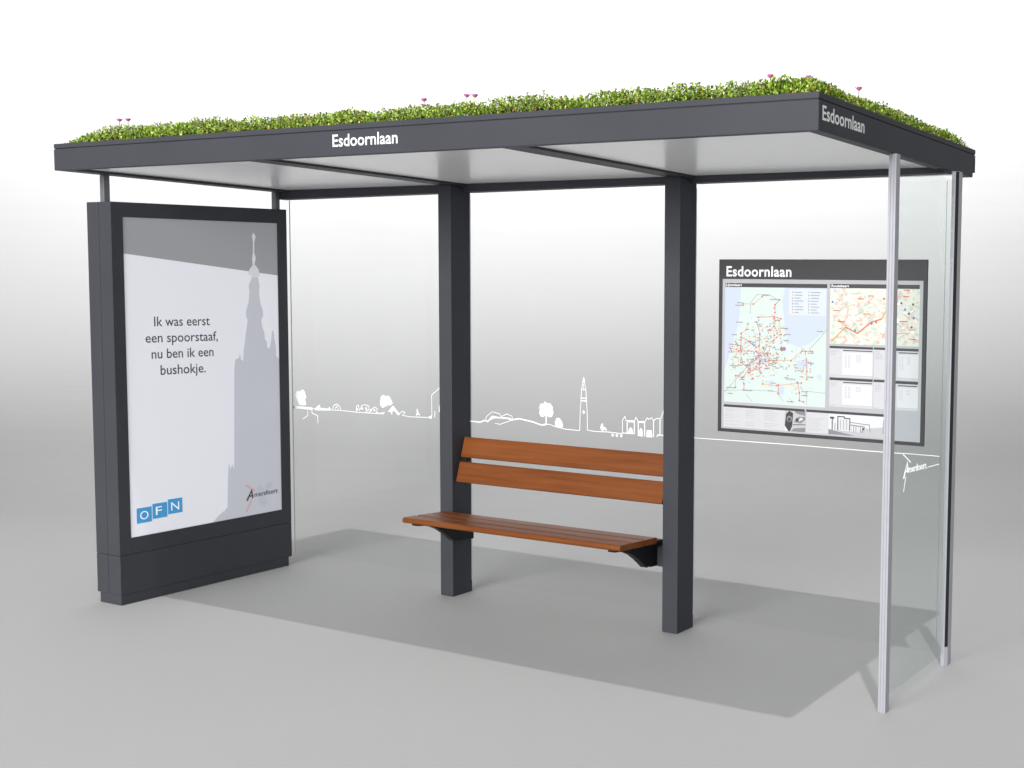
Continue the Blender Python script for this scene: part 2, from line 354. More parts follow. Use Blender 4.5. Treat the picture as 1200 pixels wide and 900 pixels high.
k.line([(4.31, 1.038), (4.35, 1.002)], .005)
k.line([(4.44, .986), (4.496, 1.005)], LW); k.line([(4.327, .93), (4.316, .853)], .003)
k.line([(4.315, .918), (4.333, .999), (4.337, .951)], .008); k.line([(4.320, .952), (4.341, .962)], .006)
k.text('mersfoort', 4.342, 4.44, .952, .984, bold=.03, rot=.30)
k.build('skyline_print', WHITE, panes[2])

# ------------------------------------------------------------------ advertising panel
PX0, PX1, AY0, AY1 = -.1224, .086, .2452, 1.3941
ad = thing('advertising_panel', 'dark grey advertising panel with white poster at left end of shelter', 'advertising panel', (0, .82, 0))
PZ, PS = .0573, .2805
ZF, ZR = 2.254, 2.291                     # top edge, front and rear
def casing(m, x0, x1, z0, za, zb):
    m.hexa([(x0, AY0, z0), (x1, AY0, z0), (x1, AY1, z0), (x0, AY1, z0), (x0, AY0, za), (x1, AY0, za), (x1, AY1, zb), (x0, AY1, zb)])
XM = -.020
part(ad, 'plinth', DARK, lambda m: m.box(PX0 + .022, PX1 - .001, AY0 + .001, AY1 - .024, 0, PZ), .002)
part(ad, 'core', DARKER, lambda m: m.box(PX0 + .01, PX1 - .02, AY0 + .004, AY1 - .004, PZ + .004, 2.23), 0)
for x0, x1 in ((PX0, XM - .0012), (XM + .0012, PX1)):
    part(ad, 'lower_casing', DARK, lambda m: casing(m, x0, x1, PZ + .0005, PS - .0009, PS - .0009), .0018)
part(ad, 'upper_casing', DARK, lambda m: casing(m, PX0, XM - .0012, PS + .0013, ZF, ZR), .0018)
part(ad, 'upper_casing', DARK, lambda m: casing(m, XM + .0012, PX1 - .0065, PS + .0013, ZF, ZR), .0018)
PO = dict(y0=.3136, y1=1.3242, z0=.3743, za=2.174, zb=2.200)
def frame(m):
    x0, x1 = PX1 - .006, PX1
    def bar(y0, y1, z0a, z0b, z1a, z1b):
        m.hexa([(x0, y0, z0a), (x1, y0, z0a), (x1, y1, z0b), (x0, y1, z0b), (x0, y0, z1a), (x1, y0, z1a), (x1, y1, z1b), (x0, y1, z1b)])
    top = lambda y: ZF + (ZR - ZF) * (y - AY0) / (AY1 - AY0)
    bar(AY0, PO['y0'], PS + .0013, PS + .0013, top(AY0), top(PO['y0']))
    bar(PO['y1'], AY1, PS + .0013, PS + .0013, top(PO['y1']), top(AY1))
    bar(PO['y0'] + .0002, PO['y1'] - .0002, PS + .0013, PS + .0013, PO['z0'], PO['z0'])
    bar(PO['y0'] + .0002, PO['y1'] - .0002, PO['za'], PO['zb'], top(PO['y0']), top(PO['y1']))
part(ad, 'poster_frame', DARK, frame, .0012)
PXP = PX1 - .0055
ps = Print((PXP, 0, 0), (0, 1, 0), (0, 0, 1), (1, 0, 0), base=0, step=.00008)
y0, y1, z0 = PO['y0'] - .002, PO['y1'] + .002, PO['z0'] - .002
ps.poly([(y0, z0), (y1, z0), (y1, PO['zb'] + .002), (y0, PO['za'] + .002)], 0)
ps.poly([(y0, 1.9735), (y1, 1.872), (y1, PO['zb'] + .002), (y0, PO['za'] + .002)], 1)
TWL = [(1.139, 1.86), (1.112, 1.807), (1.116, 1.765), (1.11, 1.709), (1.089, 1.643), (1.091, 1.61), (1.1, 1.593), (1.082, 1.488), (1.067, 1.399), (1.063, 1.341), (1.048, 1.35), (1.042, 1.391), (1.034, 1.362), (1.007, 1.352), (1.002, 1.313), (.998, 1.256), (.986, .701), (.985, .674), (.972, .714), (.959, .68), (.949, .728), (.941, .641), (.933, .453), (.92, .438), (.87, .409), (.832, z0)]
TWR = [(1.18, 1.857), (1.19, 1.808), (1.186, 1.754), (1.193, 1.698), (1.212, 1.648), (1.212, 1.614), (1.198, 1.591), (1.206, 1.541), (1.219, 1.518), (1.222, 1.473), (1.235, 1.455), (1.239, 1.415), (1.257, 1.415), (1.267, 1.46), (1.275, 1.517), (1.286, 1.528), (1.291, 1.471), (1.301, 1.436), (1.305, 1.362), (y1, 1.338)]
ps.poly(TWL + [(y1, z0)] + TWR[::-1], 2)
ps.poly([(1.151, 2.134), (1.169, 2.11), (1.159, 2.077), (1.156, 2.01), (1.167, 1.974), (1.156, 1.938), (1.184, 1.909), (1.195, 1.864), (1.167, 1.855), (1.139, 1.859), (1.111, 1.876), (1.119, 1.904), (1.143, 1.932), (1.14, 1.971), (1.146, 2.01), (1.148, 2.076), (1.141, 2.109)], 3)
for tx, a0, a1, z0, z1 in (('Ik was eerst', .486, .839, 1.566, 1.621), ('een spoorstaaf,', .432, .891, 1.4735, 1.529), ('nu ben ik een', .466, .860, 1.381, 1.436), ('bushokje.', .518, .806, 1.286, 1.342)):
    ps.text(tx, a0, a1, z0, z1, 4, bold=.006)
poster = ps.build('poster', [PAPER, PGREY, PTOWER, PFIN, INK], ad)
def ink(h): return Print((PXP + h, 0, 0), (0, 1, 0), (0, 0, 1), (1, 0, 0), base=0, step=.00005)
for i, ch in enumerate('OFN'):
    a = .3515 + i * .0955; zb = .448 + i * .0115
    p = ink(.0016); p.rect(a, a + .0905, zb, zb + .087, 0)
    p.text(ch, a + .020, a + .0705 - (.012 if ch == 'F' else 0), zb + .019, zb + .067, 1, bold=-.002)
    p.build('logo_tile', [BLUE, LWHITE], poster)
p = ink(.0016)
for q in ([(1.13, .50), (1.16, .565), (1.20, .525), (1.185, .45)], [(1.15, .47), (1.20, .48), (1.22, .43), (1.17, .42)], [(1.20, .53), (1.225, .57), (1.26, .55), (1.24, .52)]): p.poly(q, 2)
p.line([(1.062, .570), (1.128, .523)], .009, 1); p.line([(1.107, .480), (1.064, .402)], .007, 1)
p.line([(1.070, .470), (1.104, .530), (1.111, .482)], .012, 0); p.line([(1.082, .494), (1.114, .499)], .008, 0)
p.text('mersfoort', 1.124, 1.296, .486, .516, 0, bold=.012, rot=.02)
p.build('city_logo', [INK, RED, EMBLEM], poster)
for y in (.2475, 1.3590):
    part(ad, 'support_pole', mat('grey_steel', (.17, .175, .185), .35, metal=.3), lambda m: m.box(-.006, .030, y, y + .034, 2.24, 2.3995), .002)

# ------------------------------------------------------------------ bench
bench = thing('bench', 'brown wooden bench with slatted seat and backrest fixed between two posts', 'bench', (2.27, 1.2, 0))
BX0, BX1 = 1.520, 2.984
def seat_z(y): return .5315 - (y - .93) * .055
def round_prof(c, half_w, half_t, tilt, r=.012, n=4):
    pts = []
    for cx, cy, a0 in ((half_w - r, half_t - r, 0), (-half_w + r, half_t - r, 90), (-half_w + r, -half_t + r, 180), (half_w - r, -half_t + r, 270)):
        for i in range(n + 1):
            a = R(a0 + 90 * i / n); pts.append((cx + r * math.cos(a), cy + r * math.sin(a)))
    ct, st = math.cos(tilt), math.sin(tilt)
    return [(c[0] + u * ct - w * st, c[1] + u * st + w * ct) for u, w in pts]
for i in range(3):
    yc = .985 + i * .1130
    part(bench, 'seat_slat', WOOD, lambda m: m.prism(round_prof((yc, seat_z(yc) - .016), .0552, .016, -.055, .0145 if i == 0 else .009), 0, BX0, BX1), 0)
ta = math.atan2(1.383 - 1.309, .936 - .677)
for zc in (.738, .879):
    yc = 1.309 + (zc - .677) * math.tan(ta)
    part(bench, 'backrest_slat', WOOD, lambda m: m.prism(round_prof((yc + .012, zc), .0125, .0605, -ta, .006), 0, 1.560, BX1), 0)
def bracket_prof():
    top = [(1.395, .476), (.945, .4975)]
    low = [(.945, .4885), (1.00, .481), (1.06, .466), (1.115, .441), (1.165, .408), (1.21, .373), (1.236, .352), (1.246, .349), (1.258, .359), (1.274, .347), (1.395, .338)]
    return top + low
for x0, x1, sx in ((1.575, 1.615, -1), (2.90, 2.94, 1)):
    br = part(bench, 'bracket', BRACKET, lambda m: m.prism(bracket_prof(), 0, x0, x1), .0015)
    a, b = (XA + PW + .0005, x0 - .0005) if sx < 0 else (x1 + .0005, XB - .0005)
    part(br, 'mounting_block', DARK, lambda m: m.box(a, b, 1.335, 1.395, .340, .446), .0015)
    part(bench, 'back_support', BRACKET, lambda m: m.prism([(1.335, .690), (1.352, .690), (1.418, .930), (1.402, .930)], 0, *((XA + PW + .001, 1.585) if sx < 0 else (2.955, XB - .001))), .001)

# ------------------------------------------------------------------ timetable board
TB = thing('timetable_board', 'framed bus map and timetable board with dark header on rear glass', 'timetable board', (3.85, 1.397, 1.085))
TX0, TX1, TZ0, TZ1 = 3.2745, 4.4195, 1.0850, 1.9790
FY = 1.4370; KB = (FY + 3.8612) / 5.2517
TX0, TX1 = [KX + (q - KX) * KB for q in (TX0, TX1)]; TZ0, TZ1 = [KZ + (q - KZ) * KB for q in (TZ0, TZ1)]
frm = part(TB, 'frame', [SLATE, BGREY], lambda m: (m.box(TX0, TX1, FY, GY - .0005, TZ0, TZ1)), .0012)
def board(base=.0004): return Print((0, FY, 0), (1, 0, 0), (0, 0, 1), (0, -1, 0), base=base, step=.000004, k=KB)
b = board(); b.rect(3.297, 4.4, 1.103, 1.878); b.build('backing', BGREY, frm)
b = board(.0006); b.text('Esdoornlaan', 3.319, 3.695, 1.893, 1.944, bold=.022, spacing=1.06); b.build('lettering', WHITE, frm)
# network map
rd = random.Random(5)
b = board(.0008)
mx0, mx1, mz0, mz1 = 3.3125, 3.894, 1.243, 1.836
b.rect(mx0, mx1, mz0, mz1, 0)
b.poly([(mx0, mz0 + .16), (3.345, 1.50), (3.385, 1.62), (3.40, 1.70), (3.405, mz1), (mx0, mz1)], 1)
b.poly([(3.662, 1.618), (3.655, 1.70), (3.645, 1.78), (3.66, mz1), (mx1, mz1), (mx1, 1.634), (3.858, 1.604), (3.80, 1.555), (3.737, 1.54), (3.68, 1.558)], 1)
b.rect(3.685, mx1 - .004, 1.70, mz1 - .006, 2)
for q in ([(3.50, 1.49), (3.56, 1.50), (3.57, 1.45), (3.51, 1.44)], [(3.73, 1.47), (3.78, 1.48), (3.80, 1.44), (3.74, 1.43)], [(3.62, 1.33), (3.66, 1.34), (3.665, 1.30), (3.625, 1.29)], [(3.57, 1.36), (3.60, 1.365), (3.60, 1.33), (3.575, 1.33)], [(3.84, 1.40), (3.87, 1.41), (3.87, 1.37)]): b.poly(q, 1)
b.line([(mx0, 1.29), (3.42, 1.40), (3.47, 1.45)], .0025, 6); b.line([(3.80, 1.53), (3.86, 1.59), (mx1, 1.63)], .0025, 6); b.line([(mx0, 1.30), (3.45, 1.31), (3.62, 1.31)], .002, 6)
b.line([(3.44, 1.29), (3.48, 1.25)], .002, 6); b.line([(3.46, 1.70), (3.465, 1.76), (3.50, 1.80), (3.57, 1.80), (3.62, 1.775)], .0025, 6); b.line([(3.62, 1.31), (3.66, 1.26)], .002, 6); b.line([(3.79, 1.25), (3.79, 1.32), (mx1, 1.315)], .002, 6)
routes = [[(3.42, 1.752), (3.48, 1.752), (3.53, 1.79)], [(3.63, 1.775), (3.605, 1.75), (3.605, 1.71)], [(3.51, 1.685), (3.60, 1.69), (3.64, 1.68)], [(3.41, 1.60), (3.44, 1.62), (3.45, 1.65)], [(3.41, 1.60), (3.41, 1.45), (3.46, 1.42)],
    [(3.60, 1.68), (3.60, 1.64), (3.58, 1.62)], [(3.63, 1.67), (3.64, 1.60), (3.60, 1.57), (3.54, 1.53)], [(3.50, 1.66), (3.52, 1.60), (3.515, 1.50), (3.52, 1.42)], [(3.35, 1.52), (3.41, 1.51), (3.50, 1.51)], [(3.52, 1.46), (3.62, 1.47), (3.70, 1.47), (3.76, 1.52)],
    [(3.76, 1.52), (3.82, 1.52)], [(3.78, 1.52), (3.79, 1.42), (3.79, 1.38)], [(3.38, 1.38), (3.38, 1.32)], [(3.46, 1.42), (3.42, 1.37), (3.38, 1.38)], [(3.43, 1.34), (3.43, 1.31)], [(3.54, 1.345), (3.62, 1.34), (3.76, 1.36)], [(3.63, 1.345), (3.63, 1.30)],
    [(3.74, 1.36), (3.75, 1.31), (3.75, 1.27), (3.775, 1.265)], [(3.45, 1.44), (3.50, 1.47), (3.56, 1.44), (3.60, 1.46)], [(3.48, 1.37), (3.46, 1.40), (3.50, 1.42), (3.53, 1.40)], [(3.41, 1.58), (3.46, 1.56), (3.50, 1.53)]]
for i, r_ in enumerate(routes): b.line(r_, .0030, 3 if i % 3 else 4)
def dots(n, cx, cz, sx, sz):
    for _ in range(int(n * 1.5)):
        a, z = rd.gauss(cx, sx), rd.gauss(cz, sz)
        if not (mx0 + .02 < a < mx1 - .02 and mz0 + .02 < z < mz1 - .02): continue
        c = rd.choices([3, 4, 5, 7, 8, 9], [46, 16, 12, 6, 14, 6])[0]
        if c == 8: b.rect(a - .010, a + .010, z - .0022, z + .0022, 6)
        else: b.dot(a, z, rd.uniform(.0018, .0040), c, 6)
dots(150, 3.53, 1.49, .055, .045); dots(60, 3.52, 1.60, .06, .05); dots(45, 3.47, 1.43, .06, .045); dots(30, 3.39, 1.52, .025, .04); dots(35, 3.62, 1.60, .025, .05)
dots(26, 3.77, 1.47, .035, .05); dots(24, 3.60, 1.44, .05, .03); dots(12, 3.75, 1.34, .03, .05)
for r_ in routes:
    for a, z in r_: b.dot(a, z, .0045, 3, 6)
for a, z, w in ((3.40, 1.755, .03), (3.40, 1.742, .05), (3.55, 1.795, .04), (3.60, 1.775, .05), (3.40, 1.655, .04), (3.37, 1.59, .03), (3.35, 1.50, .03), (3.36, 1.54, .045), (3.66, 1.63, .04), (3.68, 1.60, .03), (3.67, 1.57, .03), (3.86, 1.62, .035), (3.81, 1.51, .03), (3.81, 1.46, .03), (3.81, 1.39, .035),
    (3.35, 1.315, .05), (3.45, 1.305, .06), (3.35, 1.285, .03), (3.70, 1.375, .055), (3.60, 1.35, .03), (3.585, 1.31, .03), (3.78, 1.315, .035), (3.78, 1.295, .035), (3.70, 1.26, .04), (3.37, 1.43, .05), (3.42, 1.36, .03)): b.rect(a - w / 2, a + w / 2, z, z + .004, 6)
b.dot(3.648, 1.527, .011, 5, 10); b.rect(3.640, 3.668, 1.520, 1.537, 7); b.dot(3.656, 1.528, .009, 3, 10)
for i in range(8):
    z = 1.815 - i * .0145
    b.dot(3.705, z, .0032, (3, 4, 5, 3, 7, 6, 3, 4)[i], 6); b.rect(3.716, 3.716 + rd.uniform(.02, .05), z - .0015, z + .0015, 6)
    b.dot(3.795, z, .003, (4, 7, 6, 7, 3, 6, 8, 6)[i], 6); b.rect(3.806, 3.806 + rd.uniform(.03, .055), z - .0015, z + .0015, 6)
b.build('network_map', [LAND, WATER, LEGEND, MRED, MORANGE, MGREEN, MGREY, MBLUE, MBLACK, WHITE], frm)
# street map
b = board(.0008); sx0, sx1, sz0, sz1 = 3.912, 4.384, 1.564, 1.838
b.rect(sx0, sx1, sz0, sz1, 0)
def patch(a, z, r, m):
    n = rd.randint(5, 7); b.poly([(min(max(a + r * rd.uniform(.5, 1.2) * math.cos(6.283 * i / n), sx0), sx1), min(max(z + r * rd.uniform(.5, 1.1) * math.sin(6.283 * i / n), sz0), sz1)) for i in range(n)], m)
for _ in range(260): patch(rd.uniform(sx0, sx1), rd.uniform(sz0, sz1), rd.uniform(.005, .014), rd.choices([1, 2, 5, 6], [5, 6, 2, 2])[0])
for _ in range(95):
    a, z = rd.uniform(sx0 + .02, sx1 - .06), rd.uniform(sz0 + .02, sz1 - .02); t = rd.uniform(-.8, .8); l = rd.uniform(.02, .06)
    b.line([(a, z), (min(a + l * math.cos(t), sx1), min(max(z + l * math.sin(t), sz0), sz1))], .0022, rd.choice([1, 1, 1, 3, 7, 2, 4]))
b.line([(3.935, 1.832), (3.97, 1.80), (3.985, 1.765), (4.01, 1.745), (4.005, 1.70), (3.99, 1.668), (3.998, 1.647)], .006, 1)
b.line([(3.922, 1.574), (3.96, 1.61), (3.998, 1.647), (4.063, 1.618), (4.136, 1.675), (4.188, 1.691), (4.211, 1.73), (4.22, 1.78)], .0062, 4)
b.line([(3.998, 1.647), (4.063, 1.618), (4.136, 1.675), (4.188, 1.691)], .005, 3)
for a, z, w in ((3.93, 1.725, .035), (3.955, 1.672, .04), (4.06, 1.785, .035), (4.115, 1.80, .03), (4.09, 1.712, .04), (4.30, 1.80, .03), (4.28, 1.68, .045), (4.33, 1.64, .03), (4.34, 1.595, .03), (4.30, 1.83, .035)): b.rect(a, a + w, z, z + .0045, 3)
for a, z, m in ((3.925, 1.77, 8), (4.05, 1.632, 8), (4.137, 1.668, 8), (4.16, 1.675, 3), (4.20, 1.79, 3), (4.31, 1.74, 8), (4.35, 1.765, 9), (4.33, 1.72, 9), (4.355, 1.70, 8), (4.375, 1.75, 2), (4.29, 1.77, 9), (4.345, 1.655, 9)): b.dot(a, z, .006, m, 8)
b.build('street_map', [MCREAM, MPINK, MPALEGREEN, MRED, MORANGE, LEGEND, WHITE, MGREY, MBLUE, MBLACK], frm)
# caption bars
for n_, (a0, a1, z0, z1) in enumerate(((3.3145, 3.895, 1.8375, 1.857), (3.911, 4.382, 1.839, 1.8585), (3.913, 4.147, 1.541, 1.5525), (4.152, 4.217, 1.542, 1.5525), (4.232, 4.383, 1.540, 1.5525), (3.916, 4.148, 1.383, 1.3955), (4.153, 4.217, 1.384, 1.3955), (4.232, 4.384, 1.381, 1.3945), (3.311, 3.781, 1.216, 1.2285), (3.790, 4.216, 1.216, 1.2285))):
    b = board(.0009); b.rect(a0, a1, z0, z1, 0)
    if n_ == 0: b.text('Lijnenkaart', 3.318, 3.411, 1.8425, 1.8545, 1, bold=.02)
    if n_ == 1: b.text('Routekaart', 3.918, 4.013, 1.8435, 1.8555, 1, bold=.02)
    b.build('caption_bar', [BBAR, WHITE], frm)
def sheet(a0, a1, z0, z1, table):
    b = board(.0008); b.rect(a0, a1, z0, z1, 1)
    w = a1 - a0
    if table:
        b.rect(a0 + w * .30, a1, z0 + .012, z1 - .018, 0); b.rect(a0 + w * .32, a1 - .004, z1 - .011, z1 - .006, 3)
        for c in (.36, .44, .62, .68):
            z = z1 - .03
            while z > z0 + .045 + (.03 if c > .6 else 0):
                b.rect(a0 + w * c, a0 + w * (c + .045), z, z + .0022, 2); z -= .0068
        b.line([(a0, z0 + .010), (a1, z0 + .010)], .0015, 2)
    z = z1 - .010
    for i in range(4 if table else 6):
        b.rect(a0 + .006, a0 + (w * .24 if table else w * .8) * rd.uniform(.6, 1), z, z + .0022, 2); z -= .007
    b.rect(a0 + .006, a0 + min(.03, w * .5), z0 + .003, z0 + .0055, 2)
    b.build('timetable_sheet', [SHEET, SHEET2, SLINE, BBAR], frm)
sheet(3.913, 4.147, 1.399, 1.5405, True); sheet(4.152, 4.217, 1.400, 1.5415, False); sheet(4.232, 4.384, 1.399, 1.5395, True)
sheet(3.916, 4.149, 1.251, 1.3825, True); sheet(4.153, 4.217, 1.253, 1.3835, False); sheet(4.232, 4.385, 1.254, 1.3805, True)
def strip(a0, a1, z0, z1, cols):
    b = board(.0008); b.rect(a0, a1, z0, z1, 0)
    for c0, c1 in cols:
        for i in range(10):
            if rd.random() < .8: b.rect(c0, c0 + (c1 - c0) * rd.uniform(.5, 1), z1 - .012 - i * .0088, z1 - .010 - i * .0088, 1)
    b.build('information_sheet', [SHEET2, SLINE], frm)
strip(3.310, 3.669, 1.112, 1.2155, ((3.32, 3.40), (3.44, 3.51), (3.55, 3.64))); strip(3.790, 3.914, 1.112, 1.2155, ((3.797, 3.90),))
b = board(.0008); b.rect(3.6695, 3.7845, 1.112, 1.2155, 2)            # black and white bus picture
b.poly([(3.6695, 1.14), (3.676, 1.20), (3.695, 1.2155), (3.716, 1.205), (3.712, 1.14), (3.70, 1.112), (3.69, 1.112)], 0); b.dot(3.695, 1.175, .016, 1, 10); b.dot(3.695, 1.172, .009, 0, 10)
b.poly([(3.725, 1.2155), (3.7845, 1.2155), (3.7845, 1.195), (3.75, 1.20), (3.73, 1.207)], 1); b.poly([(3.72, 1.16), (3.76, 1.155), (3.7845, 1.175), (3.7845, 1.19), (3.745, 1.188)], 1)
b.dot(3.738, 1.172, .009, 0, 8); b.poly([(3.748, 1.165), (3.772, 1.175), (3.766, 1.186), (3.752, 1.178)], 3); b.line([(3.715, 1.146), (3.7845, 1.150)], .004, 0); b.poly([(3.705, 1.112), (3.7845, 1.112), (3.7845, 1.135), (3.72, 1.128)], 1)
b.poly([(3.6695, 1.112), (3.69, 1.112), (3.6695, 1.136)], 3)
b.build('bus_picture', [PH1, PH2, PH3, SHEET], frm)
b = board(.0008); b.rect(3.9145, 4.2165, 1.112, 1.2155, 3)            # picture of a station building
b.poly([(3.9145, 1.112), (4.06, 1.112), (3.9145, 1.138)], 1); b.poly([(4.06, 1.112), (4.2165, 1.112), (4.2165, 1.125), (3.93, 1.137)], 2)
b.poly([(4.10, 1.150), (4.2165, 1.165), (4.2165, 1.125), (4.08, 1.128)], 2)
b.line([(3.935, 1.135), (3.935, 1.198)], .008, 1); b.rect(3.922, 3.945, 1.190, 1.2, 0); b.line([(3.95, 1.135), (3.95, 1.17)], .004, 1)
b.line([(3.965, 1.135), (3.965, 1.203), (4.0, 1.203), (4.0, 1.196), (4.03, 1.196), (4.03, 1.135)], .005, 0)
for i in range(7): b.line([(3.972 + i * .008, 1.138), (3.972 + i * .008, 1.19)], .003, 1 if i % 2 else 2)
b.line([(4.03, 1.178), (4.11, 1.172), (4.135, 1.172), (4.14, 1.135)], .004, 1); b.line([(4.03, 1.165), (4.11, 1.160)], .005, 1)
for i in range(7): b.line([(4.04 + i * .012, 1.130), (4.04 + i * .012, 1.16)], .0045, 1 if i % 3 else 2)
b.poly([(4.095, 1.148), (4.11, 1.158), (4.108, 1.142)], 0); b.line([(4.208, 1.13), (4.21, 1.2)], .004, 1)
b.build('building_picture', [PH1, PH2, PH3, SHEET], frm)
b = board(.0008); b.rect(4.232, 4.396, 1.108, 1.2485); b.build('blank_field', mat('blank_field_grey', (.40, .41, .43), .5, spec=.3), frm)

# ------------------------------------------------------------------ sedum on the roof
sed = thing('sedum_planting', 'bushy green sedum with pink flowers growing along top of shelter roof', 'plants', (2.25, .9, 2.5))
SIL = np.array([(-.1, .02), (.02, .05), (.156, .098), (.3, .104), (.44, .112), (.611, .100), (.658, .088), (.778, .104), (.974, .108), (1.163, .103), (1.286, .082), (1.334, .066), (1.408, .098), (1.586, .098), (1.758, .094), (1.982, .098), (2.118, .094), (2.171, .076), (2.224, .065), (2.302, .088), (2.507, .097), (2.705, .098), (2.802, .090), (2.849, .070), (2.896, .088), (3.082, .104), (3.261, .099), (3.392, .084), (3.435, .092), (3.603, .094), (3.685, .099), (3.766, .083), (3.826, .093), (3.925, .088), (4.04, .078), (4.116, .09), (4.227, .096), (4.336, .100), (4.408, .09), (4.6, .09)])
CLX, CLY = rng.uniform(0, L, 150), np.concatenate([rng.uniform(.04, .35, 60), rng.uniform(.2, D, 90)])
CLX[:12] = rng.uniform(L - .3, L, 12); CLY[:12] = rng.uniform(0, D, 12)
CLR = rng.uniform(.10, .21, 150)
def clump(x, y):
    o = np.zeros(np.shape(x))
    for a, b, r in zip(CLX, CLY, CLR): o = np.maximum(o, 1 - ((x - a) ** 2 + (y - b) ** 2) / r ** 2)
    return np.sqrt(np.clip(o, 0, 1))
def hgt(x, y):
    h = np.interp(x + .06 * np.sin(y * 5.1), SIL[:, 0], SIL[:, 1])
    h = h + .010 * np.sin(x * 9.1 + 4.3 * y) * np.sin(y * 8.7 - 2.1 * x) + .006 * np.sin(23 * x + 11 * y) * np.sin(19 * y - 5 * x)
    e = np.minimum(np.minimum(x - .025, (L - .022) - x), np.minimum(y - .022, (D - .03) - y))
    el = np.clip((x - .02) / .30, 0, 1) ** .6
    h = h * (.84 + .12 * clump(x, y))
    return np.maximum(h, .02) * np.clip(e / .075, 0, 1) ** .55 * (.35 + .65 * el)
ZL = 2.531
# substrate: the low brown-green cushion the leaves grow from
nx, ny = 150, 60
xs = np.linspace(.031, L - .031, nx); ys = np.linspace(.031, D - .031, ny)
m = MB(); m.recalc = False
X, Y = np.meshgrid(xs, ys, indexing='ij'); Z = ZL - .03 + hgt(X, Y) * .72
m.v = [tuple(map(float, q)) for q in np.stack([X, Y, Z], -1).reshape(-1, 3)]
for i in range(nx - 1):
    for j in range(ny - 1):
        a = i * ny + j; m.f.append((a, a + ny, a + ny + 1, a + 1)); m.m.append(0)
SOIL = mat('sedum_cushion', (.022, .028, .007), .9, spec=.1, var=.5, vscale=60)
m.build('substrate', SOIL, sed, smooth=True)
# leaves
def scatter(n, x0, x1, y0, y1): return rng.uniform(x0, x1, n), rng.uniform(y0, y1, n)
A = [scatter(34000, .03, L - .022, .022, .30), scatter(16000, L - .30, L - .022, .022, D - .03), scatter(20000, .03, L - .03, .2, D - .03), scatter(5000, .03, .25, .03, D - .03), scatter(6000, .05, L - .05, D - .25, D - .03)]
px = np.concatenate([a[0] for a in A]); py = np.concatenate([a[1] for a in A])
N = len(px)
hh = hgt(px, py)
fr = rng.uniform(0, 1, N) ** .55
pz = ZL - .004 + hh * fr + rng.normal(0, .004, N) * (fr > .8)
ln = rng.uniform(.010, .020, N); wd = ln * rng.uniform(.45, .7, N)
az = rng.uniform(0, 2 * np.pi, N); el = rng.uniform(-.15, 1.25, N)
dv = np.stack([np.cos(az) * np.cos(el), np.sin(az) * np.cos(el), np.sin(el)], -1)
sd = np.stack([-np.sin(az), np.cos(az), np.zeros(N)], -1)
nv = np.cross(dv, sd); nv[nv[:, 2] < 0] *= -1
P0 = np.stack([px, py, pz], -1)
mid = P0 + dv * (ln * .55)[:, None]
V = np.stack([P0, mid - sd * (wd / 2)[:, None] + nv * (ln * .12)[:, None], P0 + dv * ln[:, None] + nv * (ln * .05)[:, None], mid + sd * (wd / 2)[:, None] + nv * (ln * .12)[:, None]], 1).reshape(-1, 3) - np.array(ORG['sedum_planting'])
me = bpy.data.meshes.new('foliage'); me.vertices.add(4 * N); me.vertices.foreach_set('co', V.astype(np.float32).ravel())
me.loops.add(6 * N); me.polygons.add(2 * N)
b4 = (np.arange(N) * 4)[:, None]
me.loops.foreach_set('vertex_index', np.concatenate([b4 + np.array([0, 1, 2]), b4 + np.array([0, 2, 3])], 1).astype(np.int32).ravel())
me.polygons.foreach_set('loop_start', np.arange(0, 6 * N, 3, dtype=np.int32))
me.update(calc_edges=True); me.validate()
# each leaf its own hue: lime, mid green, olive, a few russet ones in patches low on the mat
pal = np.array([(.30, .43, .05), (.42, .55, .085), (.18, .31, .03), (.26, .32, .05), (.085, .15, .018), (.52, .58, .20), (.36, .17, .05), (.40, .27, .10)])
w = np.array([.27, .15, .22, .11, .15, .05, .025, .025]); idx = rng.choice(len(pal), N, p=w / w.sum())
rus = (np.sin(px * 7.3 + 1.2) * np.sin(px * 3.1 + py * 4) > .35) & (fr < .45) & (rng.uniform(0, 1, N) < .42)
idx[rus] = rng.choice([6, 7], rus.sum())
cl = pal[idx] * rng.uniform(.85, 1.4, N)[:, None]
at = me.color_attributes.new('leaf_hue', 'FLOAT_COLOR', 'POINT')
at.data.foreach_set('color', np.repeat(np.concatenate([cl, np.ones((N, 1))], 1), 4, 0).astype(np.float32).ravel())
LEAF, nt, bs = new_mat('sedum_leaf')
ca = nt.nodes.new('ShaderNodeVertexColor'); ca.layer_name = 'leaf_hue'; nt.links.new(ca.outputs[0], bs.inputs['Base Color'])
bs.inputs['Roughness'].default_value = .5; bs.inputs['Specular IOR Level'].default_value = .35
me.materials.append(LEAF)
fo = bpy.data.objects.new('foliage', me); COL.objects.link(fo); fo.parent = sed
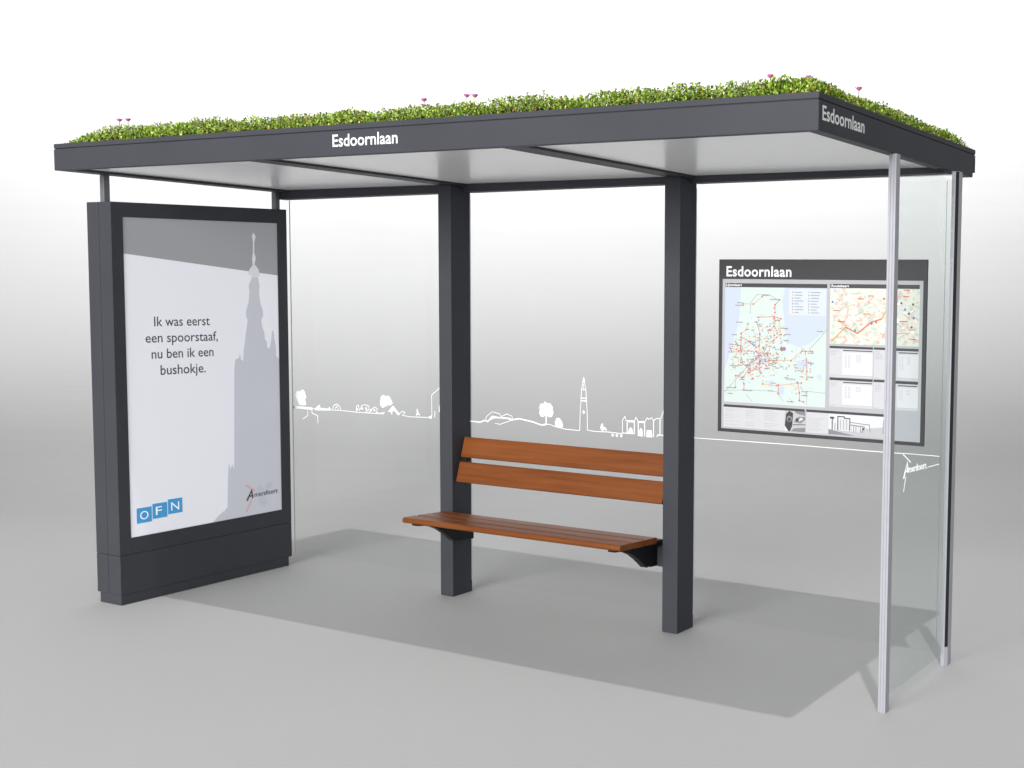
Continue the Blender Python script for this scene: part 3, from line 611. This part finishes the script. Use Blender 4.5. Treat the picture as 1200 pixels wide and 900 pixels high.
# flowers
PETAL = mat('pink_petal', (.72, .20, .52), .5); PALE = mat('pale_pink_petal', (.72, .42, .40), .5); STEM = mat('flower_stem', (.20, .26, .06), .6)
def flower(head, r, petal):
    m = MB(); hx, hy, hz = head; g = float(hgt(np.array(hx), np.array(hy)))
    m.tube((hx, hy, ZL + g * .5), (hx, hy, hz - r * .3), .0022, .0018, 5, 1)
    for ring, (n, tilt, s) in enumerate(((7, .75, 1.), (6, 1.15, .8))):
        for i in range(n):
            t = 2 * math.pi * i / n + ring * .4 + hx * 9
            d = Vector((math.cos(t) * math.cos(tilt), math.sin(t) * math.cos(tilt), math.sin(tilt))); q = Vector((-math.sin(t), math.cos(t), 0))
            a = Vector((hx, hy, hz - r * .35)); e = a + d * r * s * 1.25
            m.face([a, a + d * r * .6 * s - q * r * .33, e - q * r * .16, e + q * r * .16, a + d * r * .6 * s + q * r * .33], 0)
    m.recalc = False
    return m.build('flower', [petal, STEM], sed)
for x, y, z in ((.326, .15, 2.664), (.396, .15, 2.662), (2.463, .15, 2.645), (2.712, .15, 2.649), (2.758, .15, 2.646), (4.222, .15, 2.632), (4.388, .15, 2.616), (4.42, .542, 2.636)):
    flower((x, y, z + .001), .019, PETAL)
for x in (.72, .80, 1.05, 1.30, 1.72, 1.80, 2.02, 3.10, 3.17, 3.42, 3.52, 3.70, 3.92, 4.06, .55, 1.5, 2.25, 2.6, 3.28):
    y = random.uniform(.06, .17); flower((x, y, ZL + float(hgt(np.array(x), np.array(y))) * random.choice([.75, 1.08, 1.1])), .009, PALE)
for y in (.36, .62, .85, 1.05, 1.3):
    x = L - random.uniform(.06, .13); flower((x, y, ZL + float(hgt(np.array(x), np.array(y))) * 1.02), .009, PALE)

# ------------------------------------------------------------------ light: a plain studio, one hard key, one big front softbox, a wash on the backdrop
wd_ = bpy.data.worlds.new('World'); S.world = wd_; wd_.use_nodes = True
bg = wd_.node_tree.nodes['Background']; bg.inputs[0].default_value = (.97, .98, 1, 1); bg.inputs[1].default_value = .48
def aim(o, tgt):
    d = Vector(tgt) - o.location; o.rotation_euler = d.to_track_quat('-Z', 'Y').to_euler()
def area(name, loc, tgt, sx, sy, watts, col=(1, 1, 1), spread=180):
    l = bpy.data.lights.new(name, 'AREA'); l.shape = 'RECTANGLE'; l.size = sx; l.size_y = sy; l.energy = watts; l.color = col; l.spread = R(spread)
    o = bpy.data.objects.new(name, l); COL.objects.link(o); o.location = loc; aim(o, tgt); return o
ctr = Vector((3.4, .4, 0)); kd = Vector((.350, -.485, 2.4)).normalized(); KD = 70
kl = bpy.data.lights.new('key_spot', 'SPOT'); kl.energy = 3.9 * 4 * math.pi ** 2 * KD * KD * .09; kl.spot_size = R(15.5); kl.spot_blend = 1; kl.shadow_soft_size = .35; kl.color = (1, .99, .975)
ko = bpy.data.objects.new('key_spot', kl); COL.objects.link(ko); ko.location = ctr + kd * KD; aim(ko, ctr)
area('front_softbox', (3.2, -15, 5.2), (2.3, .5, 1.5), 10, 6, 3300)
area('backdrop_wash', sp(SW - 4.2, -3.4, 7.2), sp(SW, -3.4, 5.9), 16, .8, 1080, spread=122)

S.view_settings.view_transform = 'Standard'; S.view_settings.look = 'None'; S.view_settings.exposure = 0; S.view_settings.gamma = 1
S.view_settings.use_curve_mapping = False
S.render.engine = 'CYCLES'
S.cycles.transparent_max_bounces = 24; S.cycles.max_bounces = 10; S.cycles.diffuse_bounces = 5
